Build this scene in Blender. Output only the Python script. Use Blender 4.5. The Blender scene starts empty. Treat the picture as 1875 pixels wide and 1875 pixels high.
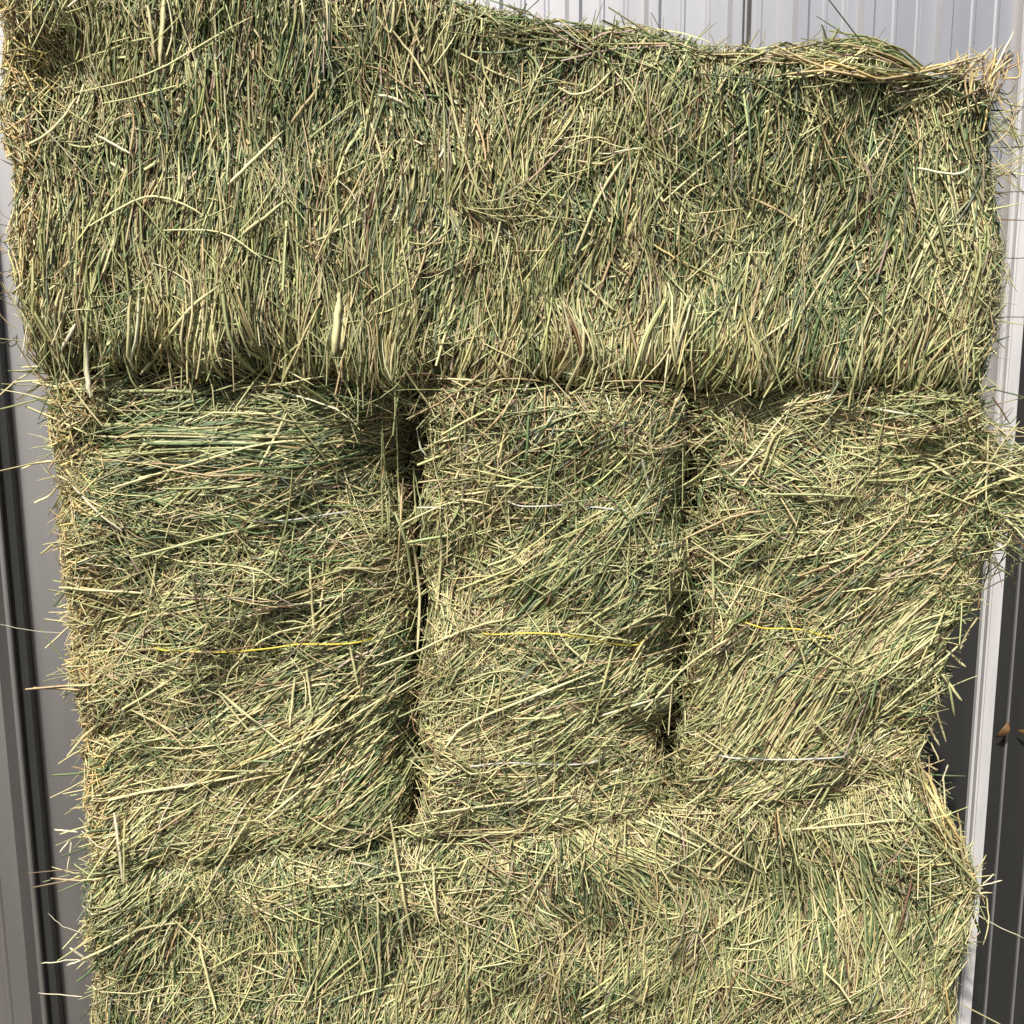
import bpy, bmesh, math
import numpy as np
from mathutils import Matrix, Vector

C = bpy.context.scene.collection
R = math.radians
rng = np.random.default_rng(11)

# ------------------------------------------------------------------ camera
F = 1950.0                       # focal length in photo pixels (photo is 1875 px wide)
PITCH, ROLL = R(10.0), R(0.37)
CAM = np.array([0.0, -1.34, 1.72])
_r0 = np.array([1.0, 0, 0]); _u0 = np.array([0, math.sin(PITCH), math.cos(PITCH)])
FWD = np.array([0, math.cos(PITCH), -math.sin(PITCH)])
RIGHT = _r0*math.cos(ROLL) - _u0*math.sin(ROLL)
UP = _u0*math.cos(ROLL) + _r0*math.sin(ROLL)
cam = bpy.data.cameras.new('camera'); cam.sensor_width = 36; cam.lens = F/1875*36
cam.clip_start = 0.02; cam.clip_end = 500
co = bpy.data.objects.new('camera', cam); C.objects.link(co)
co.matrix_world = Matrix(((RIGHT[0], UP[0], -FWD[0], CAM[0]), (RIGHT[1], UP[1], -FWD[1], CAM[1]),
                          (RIGHT[2], UP[2], -FWD[2], CAM[2]), (0, 0, 0, 1)))
bpy.context.scene.camera = co

# ------------------------------------------------------------------ light
SUN_EL, SUN_AZ = R(52), R(23)    # azimuth measured left of straight behind the camera
sdir = Vector((-math.sin(SUN_AZ)*math.cos(SUN_EL), -math.cos(SUN_AZ)*math.cos(SUN_EL), math.sin(SUN_EL)))
w = bpy.data.worlds.new('World'); bpy.context.scene.world = w; w.use_nodes = True
nt = w.node_tree; nt.nodes.clear()
sky = nt.nodes.new('ShaderNodeTexSky'); sky.sky_type = 'NISHITA'; sky.sun_disc = False
sky.sun_elevation = SUN_EL; sky.sun_rotation = R(180) + SUN_AZ; sky.dust_density = 4; sky.air_density = .8
bg = nt.nodes.new('ShaderNodeBackground'); bg.inputs['Strength'].default_value = 0.08
wo = nt.nodes.new('ShaderNodeOutputWorld')
nt.links.new(sky.outputs[0], bg.inputs[0]); nt.links.new(bg.outputs[0], wo.inputs[0])
sun = bpy.data.lights.new('sun', 'SUN'); sun.energy = 4.9; sun.angle = R(0.5); sun.color = (1, 0.955, 0.88)
so = bpy.data.objects.new('sun', sun); C.objects.link(so)
so.rotation_euler = sdir.to_track_quat('Z', 'Y').to_euler(); so.location = (-3, -4, 6)
vs = bpy.context.scene.view_settings
vs.view_transform = 'Standard'; vs.look = 'None'; vs.exposure = 0.46; vs.gamma = 1; vs.use_curve_mapping = False
bpy.context.scene.cycles.max_bounces = 6

# ------------------------------------------------------------------ helpers
def at(px, py, Y):
    """photo pixel -> point on the vertical plane y = Y (arrays allowed)"""
    xc = (np.asarray(px, float)-937.5)/F; yc = -(np.asarray(py, float)-937.5)/F
    d = xc[..., None]*RIGHT + yc[..., None]*UP + FWD
    t = (Y-CAM[1])/d[..., 1]
    return CAM + d*np.asarray(t)[..., None]

def tag(o, label=None, cat=None, group=None, kind=None):
    if label: o['label'] = label
    if cat: o['category'] = cat
    if group: o['group'] = group
    if kind: o['kind'] = kind
    return o

def empty(name, loc):
    o = bpy.data.objects.new(name, None); C.objects.link(o); o.location = loc; o.empty_display_size = .1
    return o

def link(name, me, mat, parent=None):
    o = bpy.data.objects.new(name, me); C.objects.link(o); me.materials.append(mat)
    if parent is not None:
        o.parent = parent; o.matrix_parent_inverse = Matrix.Translation(-Vector(parent.location))
    return o

def from_arrays(name, V, Q, col=None):
    me = bpy.data.meshes.new(name)
    me.vertices.add(len(V)); me.vertices.foreach_set('co', np.ascontiguousarray(V, np.float32).ravel())
    n = len(Q); k = Q.shape[1]
    me.loops.add(n*k); me.loops.foreach_set('vertex_index', np.ascontiguousarray(Q, np.int32).ravel())
    me.polygons.add(n); me.polygons.foreach_set('loop_start', np.arange(0, n*k, k, dtype=np.int32))
    me.polygons.foreach_set('use_smooth', np.ones(n, bool))
    if col is not None:
        a = me.color_attributes.new('tint', 'FLOAT_COLOR', 'POINT')
        a.data.foreach_set('color', np.concatenate([col, np.ones((len(col), 1))], 1).astype(np.float32).ravel())
    me.update(); me.validate()
    return me

def norm(a): return a/np.maximum(np.linalg.norm(a, axis=-1, keepdims=True), 1e-9)

class Strands:
    """collects stalks (polylines with radius and tint) and makes ONE mesh of them"""
    def __init__(s): s.V = []; s.Q = []; s.c = []; s.n = 0
    def add(s, P, Rd, col, flat=None, sides=3, ref=None):
        N, K, _ = P.shape
        T = norm(np.gradient(P, axis=1))
        if ref is None: ref = norm(rng.normal(size=(N, 1, 3)))
        A = norm(ref - (ref*T).sum(-1, keepdims=True)*T); B = np.cross(T, A)
        if flat is None: flat = np.ones(N)
        ph = np.arange(sides)*2*math.pi/sides
        cs = np.cos(ph)[None, None, :, None]; sn = np.sin(ph)[None, None, :, None]
        f = flat[:, None, None, None]
        V = P[:, :, None] + Rd[:, :, None, None]*(cs*A[:, :, None]*f + sn*B[:, :, None]/f)
        idx = s.n + np.arange(N*K*sides).reshape(N, K, sides)
        a = idx[:, :-1]; b = idx[:, 1:]
        Q = np.stack([a, np.roll(a, -1, 2), np.roll(b, -1, 2), b], -1).reshape(-1, 4)
        s.V.append(V.reshape(-1, 3)); s.Q.append(Q)
        tone = np.linspace(-.07, .07, K)[None, :]*rng.choice([-1, 1], N)[:, None] + 1
        cc = col[:, None, None, :]*tone[:, :, None, None]
        s.c.append(np.broadcast_to(cc, (N, K, sides, 3)).reshape(-1, 3)); s.n += N*K*sides
    def build(s, name, mat, parent):
        me = from_arrays(name, np.concatenate(s.V), np.concatenate(s.Q), np.concatenate(s.c))
        return link(name, me, mat, parent)

class Noise:
    def __init__(s, seed, f0, octs=4, n=7):
        r = np.random.default_rng(seed); s.k = []; s.p = []; s.a = []
        for o in range(octs):
            for i in range(n):
                th = r.uniform(0, 2*math.pi); f = f0*2**o*r.uniform(.7, 1.4)
                s.k.append((f*math.cos(th), f*math.sin(th))); s.p.append(r.uniform(0, 6.28)); s.a.append(.62**o/math.sqrt(n))
    def __call__(s, x, z):
        v = 0
        for (kx, kz), p, a in zip(s.k, s.p, s.a): v = v + a*np.sin(kx*x + kz*z + p)
        return v

# ------------------------------------------------------------------ materials
def newmat(name):
    m = bpy.data.materials.new(name); m.use_nodes = True
    return m, m.node_tree, m.node_tree.nodes['Principled BSDF']

def mat_hay():
    m, t, b = newmat('hay')
    at_ = t.nodes.new('ShaderNodeAttribute'); at_.attribute_name = 'tint'
    nz = t.nodes.new('ShaderNodeTexNoise'); nz.inputs['Scale'].default_value = 260; nz.inputs['Detail'].default_value = 2
    tc = t.nodes.new('ShaderNodeTexCoord'); t.links.new(tc.outputs['Object'], nz.inputs['Vector'])
    mr = t.nodes.new('ShaderNodeMapRange'); mr.inputs[3].default_value = .78; mr.inputs[4].default_value = 1.2
    t.links.new(nz.outputs['Fac'], mr.inputs[0])
    mx = t.nodes.new('ShaderNodeVectorMath'); mx.operation = 'SCALE'
    t.links.new(at_.outputs['Color'], mx.inputs[0]); t.links.new(mr.outputs[0], mx.inputs['Scale'])
    t.links.new(mx.outputs[0], b.inputs['Base Color'])
    b.inputs['Roughness'].default_value = .48; b.inputs['Specular IOR Level'].default_value = .4
    return m

def mat_plain(name, col, rough=.5, metal=0., var=.12, scale=(9, 9, 9), bump=0):
    m, t, b = newmat(name)
    tc = t.nodes.new('ShaderNodeTexCoord'); mp = t.nodes.new('ShaderNodeMapping'); mp.inputs['Scale'].default_value = scale
    nz = t.nodes.new('ShaderNodeTexNoise'); nz.inputs['Scale'].default_value = 1; nz.inputs['Detail'].default_value = 6
    t.links.new(tc.outputs['Object'], mp.inputs[0]); t.links.new(mp.outputs[0], nz.inputs['Vector'])
    cr = t.nodes.new('ShaderNodeMapRange'); cr.inputs[1].default_value = .3; cr.inputs[2].default_value = .7
    cr.inputs[3].default_value = 1-var; cr.inputs[4].default_value = 1+var
    t.links.new(nz.outputs['Fac'], cr.inputs[0])
    mx = t.nodes.new('ShaderNodeVectorMath'); mx.operation = 'SCALE'; mx.inputs[0].default_value = col
    t.links.new(cr.outputs[0], mx.inputs['Scale']); t.links.new(mx.outputs[0], b.inputs['Base Color'])
    rr = t.nodes.new('ShaderNodeMapRange'); rr.inputs[3].default_value = rough*.85; rr.inputs[4].default_value = rough*1.15
    t.links.new(nz.outputs['Fac'], rr.inputs[0]); t.links.new(rr.outputs[0], b.inputs['Roughness'])
    b.inputs['Metallic'].default_value = metal
    if bump:
        bp = t.nodes.new('ShaderNodeBump'); bp.inputs['Strength'].default_value = bump; bp.inputs['Distance'].default_value = .004
        t.links.new(nz.outputs['Fac'], bp.inputs['Height']); t.links.new(bp.outputs[0], b.inputs['Normal'])
    return m

M_HAY = mat_hay()
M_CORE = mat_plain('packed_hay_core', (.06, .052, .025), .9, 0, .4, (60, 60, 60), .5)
M_WHITE_TWINE = mat_plain('white_twine', (.50, .48, .44), .6, 0, .1, (300, 300, 300))
M_YELLOW_TWINE = mat_plain('yellow_twine', (.62, .50, .06), .45, 0, .1, (300, 300, 300))
M_WALL = mat_plain('pale_metal_sheet', (.76, .745, .725), .36, 1., .05, (14, 14, 1.2))
M_DARK = mat_plain('dark_sheet_and_shade', (.030, .030, .028), .42, .2, .15, (14, 14, 1.2))  # dark door sheet; also serves as painted shade on wall and post
M_RIB = mat_plain('lit_rib_metal', (.22, .22, .21), .4, .3, .2, (14, 14, 3))  # paler tint paints the light caught along the rib edges
M_POST = mat_plain('grey_steel', (.10, .095, .09), .4, .6, .15, (14, 14, 1.2))
M_TRIM = mat_plain('white_painted_trim', (.50, .49, .49), .45, 0, .10, (30, 30, 4))
M_SCREW = mat_plain('zinc_screw', (.25, .27, .29), .35, .9, .1)
M_LEAF = mat_plain('dry_leaf', (.16, .085, .03), .6, 0, .3, (90, 90, 90))
M_GROUND = mat_plain('dark_gravel', (.030, .027, .024), .9, 0, .35, (12, 12, 12), .6)

# ------------------------------------------------------------------ the setting
def ground():
    bm = bmesh.new(); bmesh.ops.create_grid(bm, x_segments=4, y_segments=4, size=60)
    me = bpy.data.meshes.new('ground'); bm.to_mesh(me); bm.free()
    tag(link('ground', me, M_GROUND), kind='structure')
ground()

WY = 1.00                        # the shed wall's sheet plane
ZT = 3.2
def sheet(name, prof, z0, z1, mat, parent, thick=.0):
    """vertical sheet extruded from a plan profile [(x, y)...]"""
    V = np.array([(x, y, z) for z in (z0, z1) for x, y in prof]); n = len(prof)
    Q = np.array([(i, i+1, n+i+1, n+i) for i in range(n-1)])
    me = from_arrays(name, V, Q)
    me.polygons.foreach_set('use_smooth', np.zeros(len(Q), bool))
    return link(name, me, mat, parent)

def box(name, x0, x1, y0, y1, z0, z1, mat, parent, bev=.002):
    bm = bmesh.new(); bmesh.ops.create_cube(bm, size=1)
    for v in bm.verts:
        v.co = ((x0+x1)/2+v.co.x*(x1-x0), (y0+y1)/2+v.co.y*(y1-y0), (z0+z1)/2+v.co.z*(z1-z0))
    bmesh.ops.bevel(bm, geom=bm.edges[:], offset=bev, segments=2, affect='EDGES')
    me = bpy.data.meshes.new(name); bm.to_mesh(me); bm.free()
    return link(name, me, mat, parent)

def wx(px, py, Y=WY): return float(at(px, py, Y)[0])

wall = tag(empty('metal_wall', (0, WY, 0)), 'pale ribbed metal shed wall standing behind the hay bales', 'wall')
x_trim = wx(1819, 1000); x_post = wx(45, 1300)
def rib(x, h, base, top): return [(x-base/2, WY), (x-top/2, WY-h), (x+top/2, WY-h), (x+base/2, WY)]
prof = [(-4.0, WY)]
ribs = []
for px in (1195, 1348, 1467, 1587, 1730, 1873): ribs.append(wx(px, 30))
step = .163
xs = ribs[:-1]
while xs[0] > -3.8: xs.insert(0, xs[0]-step)
for i, x in enumerate(xs):
    if abs(x-x_post) < .09 : continue
    if x_post < x < x_post+.28: continue           # flat sheet beside the post
    if x > x_trim-.05: continue
    prof += rib(x, .014, .036, .020)
    nx = xs[i+1] if i+1 < len(xs) else x+step
    for f in (.36, .66):
        m_ = x+(nx-x)*f
        if m_ < x_trim-.03 and not (x_post-.05 < m_ < x_post+.28): prof += rib(m_, .0025, .012, .005)
prof += [(x_trim-.004, WY)]
prof.sort(key=lambda p: p[0])
sheet('wall_panel', prof, 0, ZT, M_WALL, wall)
# lapped sheet edge: the dark vertical line beside a rib
xl = wx(1371, 30)
box('sheet_lap', xl-.004, xl+.004, WY-.006, WY-.0005, 0, ZT, M_POST, wall, .001)
# grey post at the left; lit middle edge and shaded side are painted
box('post', x_post-.036, x_post-.006, WY-.030, WY-.001, 0, ZT, M_POST, wall)
box('post_edge', x_post-.006, x_post+.004, WY-.040, WY-.001, 0, ZT, M_WALL, wall)
box('post', x_post+.004, x_post+.030, WY-.022, WY-.001, 0, ZT, M_DARK, wall)
# white trim, its side flange and a dark panel added for the stack's shadow
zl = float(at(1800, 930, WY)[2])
box('shade_panel', x_trim-.42, x_trim-.0145, WY-.012, WY-.001, 0, zl, M_DARK, wall)  # dark slab in place of the shadow between hay and trim
box('flange', x_trim-.026, x_trim-.020, WY-.030, WY-.0125, 0, ZT, M_TRIM, wall)
box('trim', x_trim-.014, x_trim+.015, WY-.035, WY+.02, 0, ZT, M_TRIM, wall, .004)
sc = at(1846, 103, WY-.005)
bm = bmesh.new()
bmesh.ops.create_cone(bm, cap_ends=True, segments=20, radius1=.0125, radius2=.0115, depth=.003, matrix=Matrix.Translation(sc)@Matrix.Rotation(R(90), 4, 'X'))
bmesh.ops.create_cone(bm, cap_ends=True, segments=6, radius1=.0085, radius2=.0075, depth=.008, matrix=Matrix.Translation(sc+np.array([0, -.005, 0]))@Matrix.Rotation(R(90), 4, 'X'))
me = bpy.data.meshes.new('screw'); bm.to_mesh(me); bm.free(); link('screw', me, M_SCREW, wall)

door = tag(empty('metal_door', (x_trim+.4, WY, 0)), 'dark ribbed metal door right of the white trim strip', 'door')
sheet('door_panel', [(x_trim+.0155, WY+.012), (x_trim+1.6, WY+.012)], .02, 2.6, M_DARK, door)
x = x_trim+.066
while x < x_trim+1.55:
    box('rib', x-.0022, x+.0022, WY+.003, WY+.0118, .02, 2.6, M_RIB, door, .0008); x += .067

# ------------------------------------------------------------------ hay
PAL = {  # base colours of dry and green stalks
 'pale':  (.545, .50, .27), 'yellow': (.45, .43, .20), 'lime': (.33, .35, .165), 'tan': (.43, .335, .18),
 'green': (.12, .17, .072), 'blue':  (.155, .185, .115), 'brown': (.17, .115, .06), 'pink': (.36, .28, .21),
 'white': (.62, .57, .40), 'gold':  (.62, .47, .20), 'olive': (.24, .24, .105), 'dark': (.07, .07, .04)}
KEYS = list(PAL); PARR = np.array([PAL[k] for k in KEYS])
MIX = {
 'mass':  dict(pale=12, yellow=10, lime=15, tan=7, green=24, blue=8, brown=9, pink=4, olive=16),
 'green': dict(pale=8, yellow=8, lime=18, tan=4, green=32, blue=16, olive=14),
 'straw': dict(pale=30, yellow=24, lime=20, tan=9, white=1.5, olive=7, pink=2, brown=3, green=5),
 'gold':  dict(gold=36, pale=24, tan=18, yellow=14, brown=6),
 'deep':  dict(olive=24, brown=20, green=24, blue=5, tan=7, lime=6, pale=3, dark=14),  # darker stalks for the deep layers, painting shade into the gaps
}
def pick(mix, n, var=.16):
    p = np.array([MIX[mix].get(k, 0) for k in KEYS], float); p /= p.sum()
    c = PARR[rng.choice(len(KEYS), n, p=p)]
    return c*np.exp(rng.normal(0, var, (n, 1)))*np.exp(rng.normal(0, .04, (n, 3)))

def resample(pts, K):
    """Catmull-Rom through the points, K samples"""
    p = np.array(pts, float)
    if len(p) == 2: return p[0] + (p[1]-p[0])*np.linspace(0, 1, K)[:, None]
    q = np.vstack([2*p[0]-p[1], p, 2*p[-1]-p[-2]]); out = []
    for s in np.linspace(0, len(p)-1-1e-6, K):
        i = int(s); t = s-i; a, b, c, d = q[i:i+4]
        out.append(.5*((2*b)+(-a+c)*t+(2*a-5*b+4*c-d)*t*t+(-a+3*b-3*c+d)*t**3))
    return np.array(out)

class Bale:
    def __init__(s, top, bottom, left, right, yf, depth, r, seed, lump=.010):
        """edges as photo pixels on the front plane; left/right give only their inner points"""
        s.yf, s.D, s.lump = yf, depth, lump
        s.rs = r if isinstance(r, tuple) else (r,)*4; s.r = max(s.rs)   # rounding of left, right, top, bottom edges
        g = lambda pts: at(*np.array(pts, float).T, yf)[:, [0, 2]]
        tl, tr, bl, br = top[0], top[-1], bottom[0], bottom[-1]
        s.T, s.B = s.poly(g(top)), s.poly(g(bottom))
        s.L, s.Rr = s.poly(g([tl]+left+[bl])), s.poly(g([tr]+right+[br]))
        s.c = g([tl, tr, bl, br])
        s.W = (np.linalg.norm(s.c[1]-s.c[0])+np.linalg.norm(s.c[3]-s.c[2]))/2
        s.H = (np.linalg.norm(s.c[2]-s.c[0])+np.linalg.norm(s.c[3]-s.c[1]))/2
        s.dents = []; s.n1 = Noise(seed, 14, 3); s.ang = Noise(seed+50, 16, 3); s.tone = Noise(seed+90, 18, 3); s.wob = Noise(seed+7, 30, 2); s.pat = Noise(seed+33, 20, 3)
    @staticmethod
    def poly(p):
        d = np.r_[0, np.cumsum(np.linalg.norm(np.diff(p, axis=0), axis=1))]; d /= d[-1]
        return lambda t: np.stack([np.interp(t, d, p[:, 0]), np.interp(t, d, p[:, 1])], -1)
    def surf(s, u, v, wob=1.):
        uc, vc = np.clip(u, 0, 1), np.clip(v, 0, 1); U, V = uc[..., None], vc[..., None]
        c = s.c
        q = (1-V)*s.T(uc)+V*s.B(uc)+(1-U)*s.L(vc)+U*s.Rr(vc) - ((1-U)*(1-V)*c[0]+U*(1-V)*c[1]+(1-U)*V*c[2]+U*V*c[3])
        def rd(d, i):
            r = s.rs[i]; k = np.clip(r-d, 0, r); return r-np.sqrt(np.maximum(r**2-k*k, 0))
        y = s.yf + np.where(uc < .5, rd(uc*s.W, 0), rd((1-uc)*s.W, 1)) + np.where(vc < .5, rd(vc*s.H, 2), rd((1-vc)*s.H, 3))
        y = y + np.maximum(np.abs(u-uc)*s.W, np.abs(v-vc)*s.H)
        y = y + s.lump*s.n1(q[..., 0], q[..., 1])
        for x0, z0, r0, d0 in s.dents: y = y + d0*np.exp(-((q[..., 0]-x0)**2+(q[..., 1]-z0)**2)/r0**2)
        side = np.clip(np.maximum(np.abs(u-uc)*s.W, np.abs(v-vc)*s.H)/.02, 0, 1)
        wv = wob*.005*s.wob(q[..., 0]+y*3, q[..., 1]-y*2)
        return np.stack([q[..., 0]+wv, y, q[..., 1]+wv], -1)
    def frame(s, u, v):
        e = .004
        a = s.surf(u+e, v, 0)-s.surf(u-e, v, 0); b = s.surf(u, v-e, 0)-s.surf(u, v+e, 0)
        n = np.cross(a, b); n = norm(n)               # faces the camera side (-y)
        bad = np.linalg.norm(np.cross(a, b), axis=-1) < 1e-9
        n[bad] = (0, -1, 0)
        return n
    def dent(s, *spots):
        for px, py, r0, d0 in spots:
            p = at(px, py, s.yf); s.dents.append((p[0], p[2], r0, d0))
    def inv(s, x, z):
        u = np.full_like(x, .5); v = np.full_like(x, .5)
        for _ in range(14):
            p = s.surf(np.clip(u, 0, 1), np.clip(v, 0, 1)); u = np.clip(u+(x-p[..., 0])/s.W, 0, 1); v = np.clip(v+(p[..., 2]-z)/s.H, 0, 1)
        return u, v
    def core(s, name, parent):
        D = s.D-s.r
        def axis(L, n): return np.r_[-np.linspace(D, .03, 6)/L, np.linspace(0, 1, n), 1+np.linspace(.03, D, 6)/L]
        uu, vv = axis(s.W, 60), axis(s.H, 40)
        u, v = np.meshgrid(uu, vv)
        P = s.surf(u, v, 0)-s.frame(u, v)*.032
        h, w_ = u.shape; idx = np.arange(h*w_).reshape(h, w_)
        Q = np.stack([idx[:-1, :-1], idx[1:, :-1], idx[1:, 1:], idx[:-1, 1:]], -1).reshape(-1, 4)
        me = from_arrays(name, P.reshape(-1, 3), Q)
        bm = bmesh.new(); bm.from_mesh(me); bmesh.ops.remove_doubles(bm, verts=bm.verts[:], dist=.0008)
        bmesh.ops.holes_fill(bm, edges=[e for e in bm.edges if e.is_boundary], sides=0)
        bm.to_mesh(me); bm.free()
        return link(name, me, M_CORE, parent)

    def scatter(s, st, dens, lmin, lmax, rmin, rmax, d0, d1, angle, spread, mix, K=4, curl=.25, free=.12, tilt=.15,
                region=(-.05, 1.05, -.05, 1.05), leaf=.5, tonal=True, patch=False):
        u0, u1, v0, v1 = region
        area = (u1-u0)*s.W*(v1-v0)*s.H
        n = int(dens*area)
        if n < 1: return
        u = rng.uniform(u0, u1, n); v = rng.uniform(v0, v1, n)
        if patch:
            c = s.surf(u, v); k = s.pat(c[:, 0], c[:, 2]) > rng.normal(0, .28, n); u, v = u[k], v[k]
        s.place(st, u, v, lmin, lmax, rmin, rmax, d0, d1, angle, spread, mix, K, curl, free, tilt, leaf, tonal)

    def place(s, st, u, v, lmin, lmax, rmin, rmax, d0, d1, angle, spread, mix, K=4, curl=.25, free=.12, tilt=.15, leaf=.5, tonal=True, th=None, col=None):
        n = len(u)
        c = s.surf(u, v); N0 = s.frame(u, v)
        L = lmin*(lmax/lmin)**rng.power(1.0, n)
        if th is None:
            th = angle(u, v)+s.ang(c[:, 0], c[:, 2])*.45*min(1, spread*1.6) + rng.normal(0, spread, n)
        kap = rng.normal(0, curl, n)/np.maximum(L, .03)*.9
        t = np.linspace(-.5, .5, K)[None, :]*L[:, None]
        thk = th[:, None]+kap[:, None]*t
        dt = np.gradient(t, axis=1)
        du = np.cos(thk)*dt/s.W; dv = -np.sin(thk)*dt/s.H
        uu = u[:, None]+np.cumsum(du, 1)-du.sum(1, keepdims=True)/2; vv = v[:, None]+np.cumsum(dv, 1)-dv.sum(1, keepdims=True)/2
        P = s.surf(uu, vv); Nn = s.frame(uu, vv)
        fr = rng.random(n) < free
        a = norm(P[:, min(K-1, K//2+1)]-P[:, max(0, K//2-1)])
        kb = np.cross(N0, a)
        straight = c[:, None]+a[:, None]*t[..., None]+kb[:, None]*(kap[:, None]*t*t*.5)[..., None]
        P = np.where(fr[:, None, None], straight, P); Nn = np.where(fr[:, None, None], N0[:, None], Nn)
        d = rng.uniform(d0, d1, n); tl = rng.normal(0, tilt, n)
        P = P+Nn*(d[:, None]+tl[:, None]*t)[..., None]
        rad = .70*rng.uniform(rmin, rmax, n)[:, None]*np.ones(K)
        if K > 2: rad[:, -1] *= .45; rad[:, 0] *= .8
        lf = rng.random(n) < leaf; flat = np.where(lf, rng.uniform(.38, .62, n), rng.uniform(.8, 1.1, n)); rad = rad*np.where(lf, .85, 1.)[:, None]
        ref = norm(N0+rng.normal(0, .45, (n, 3)))[:, None]
        if col is None:
            col = pick(mix, n)
            if tonal:
                tn = s.tone(c[:, 0], c[:, 2]); g = rng.random(n)*1.15
                col = np.where((tn > g)[:, None], pick('green', n), col); col = np.where((-tn > g)[:, None], pick('straw', n), col)
        st.add(P, rad, col, flat, 3, ref)

    def bunches(s, st, count, mix, angle, spread, nb=(5, 16), L=(.06, .2), width=.012, fan=.12, r=(.0009, .0019), d=(-.004, .006), region=(0, 1, 0, 1), K=6, curl=.28):
        """locks of near-parallel stalks"""
        U = []; V = []; TH = []
        for i in range(count):
            u, v = rng.uniform(region[0], region[1]), rng.uniform(region[2], region[3])
            m = rng.integers(*nb); th = float(np.asarray(angle(np.array([u]), np.array([v])))[0])+rng.normal(0, spread)
            o = rng.normal(0, width, m); al = rng.normal(0, .02, m)
            U.append(u+(-np.sin(th)*o+np.cos(th)*al)/s.W); V.append(v-(np.cos(th)*o+np.sin(th)*al)/s.H)
            TH.append(th+rng.normal(0, fan, m)+o/width*fan*.6)
        U, V, TH = map(np.concatenate, (U, V, TH))
        s.place(st, U, V, L[0], L[1], r[0], r[1], d[0], d[1], None, 0, mix, K, curl, .1, .06, .5, False, TH)

    def stalk(s, st, pts, wpx=4, colour='pale', off=.006, K=9, lift=0):
        """one particular stalk, followed along photo pixels on the bale's face"""
        q = resample(pts, K)
        p = at(q[:, 0], q[:, 1], s.yf); u, v = s.inv(p[:, 0], p[:, 2])
        y = s.surf(np.clip(u, .03, .97), np.clip(v, .03, .97))[:, 1]-off-lift*np.linspace(0, 1, K)
        P = at(q[:, 0], q[:, 1], y)
        rad = np.full((1, K), wpx*.00029); rad[0, -1] *= .4; rad[0, 0] *= .7
        P[1:-1] += rng.normal(0, .00035, (K-2, 3))
        c = np.array([PAL[colour]])*np.exp(rng.normal(0, .1))
        wide = wpx > 6.5
        if wide: rad = rad*.62; rad[0, -2:] *= .6
        st.add(P[None], rad, c, np.array([.6 if wide else .9]), 5, np.array([[[rng.normal(0, .3), -1, rng.normal(0, .3)]]]))

    def twine(s, pts, vis, mat, parent):
        """a loop of twine round the bale; shows where it lies over the hay"""
        q = resample(pts, 30)
        p = at(q[:, 0], q[:, 1], s.yf); u, v = s.inv(p[:, 0], p[:, 2])
        ue = np.r_[-.5/s.W*np.linspace(1, .02, 8), np.linspace(0.0, 1.0, 60), 1+.5/s.W*np.linspace(.02, 1, 8)]
        o = np.argsort(u); ve = np.interp(ue, u[o], v[o])
        P = s.surf(ue, ve); Nn = s.frame(ue, ve)
        pxl = np.interp(ue, u[o], q[o, 0])
        d = np.full(len(ue), -.024)
        for a, b in vis: d = np.maximum(d, np.where((pxl > a-20) & (pxl < b+20), np.interp(pxl, [a-20, a+20, b-20, b+20], [-.012, .0165, .0165, -.012]), -.024))
        for _ in range(40): P[1:-1] = (P[:-2]+2*P[1:-1]+P[2:])/4
        P = P+Nn*d[:, None]
        # smooth the run a little so it looks taut
        for _ in range(4): P[1:-1] = (P[:-2]+2*P[1:-1]+P[2:])/4
        yb = s.yf+s.D-.01
        back = np.array([[P[-1, 0], yb, P[-1, 2]], [P[0, 0], yb, P[0, 2]]])
        P = np.vstack([P, back, P[:1]])
        st = Strands(); st.add(P[None], np.full((1, len(P)), .0011), np.array([[.6, .6, .6]]), None, 6)
        me = from_arrays('twine', np.concatenate(st.V), np.concatenate(st.Q))
        return link('twine', me, mat, parent)

H = lambda a: (lambda u, v: np.full_like(u, R(a)))
def standard(b, st, ang, spread, dens=1., mass='mass', chaff=1., reg=(-.05, 1.05, -.05, 1.05), stray=.8, nstray=9500, lm=.13, rs=(.0006, .0013), ls=.15):
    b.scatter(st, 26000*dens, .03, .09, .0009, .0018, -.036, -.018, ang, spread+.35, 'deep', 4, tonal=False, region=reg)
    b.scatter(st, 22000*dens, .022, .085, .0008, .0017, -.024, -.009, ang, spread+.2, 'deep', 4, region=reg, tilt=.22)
    b.scatter(st, 19000*dens, .022, .085, .0008, .0017, -.016, -.001, ang, spread+.12, mass, 4, region=reg, tilt=.24)
    b.scatter(st, 11500*dens, .035, lm, .0007, .0016, -.008, .005, ang, spread, mass, 6, curl=.35, region=reg, tilt=.12)
    b.scatter(st, nstray*dens, .03, ls, rs[0], rs[1], -.002, .009, ang, spread+stray, 'straw', 7, curl=.42, region=reg, tilt=.10, tonal=False, patch=True)
    b.scatter(st, 9000*chaff, .008, .026, .0013, .0026, -.014, .001, ang, spread+.5, mass, 3, leaf=.95, region=reg, tilt=.4, curl=.9)
    b.scatter(st, 46000*chaff, .006, .022, .0007, .0016, -.016, .003, ang, spread+.4, mass, 2, leaf=.5, region=reg, tilt=.3)

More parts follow.
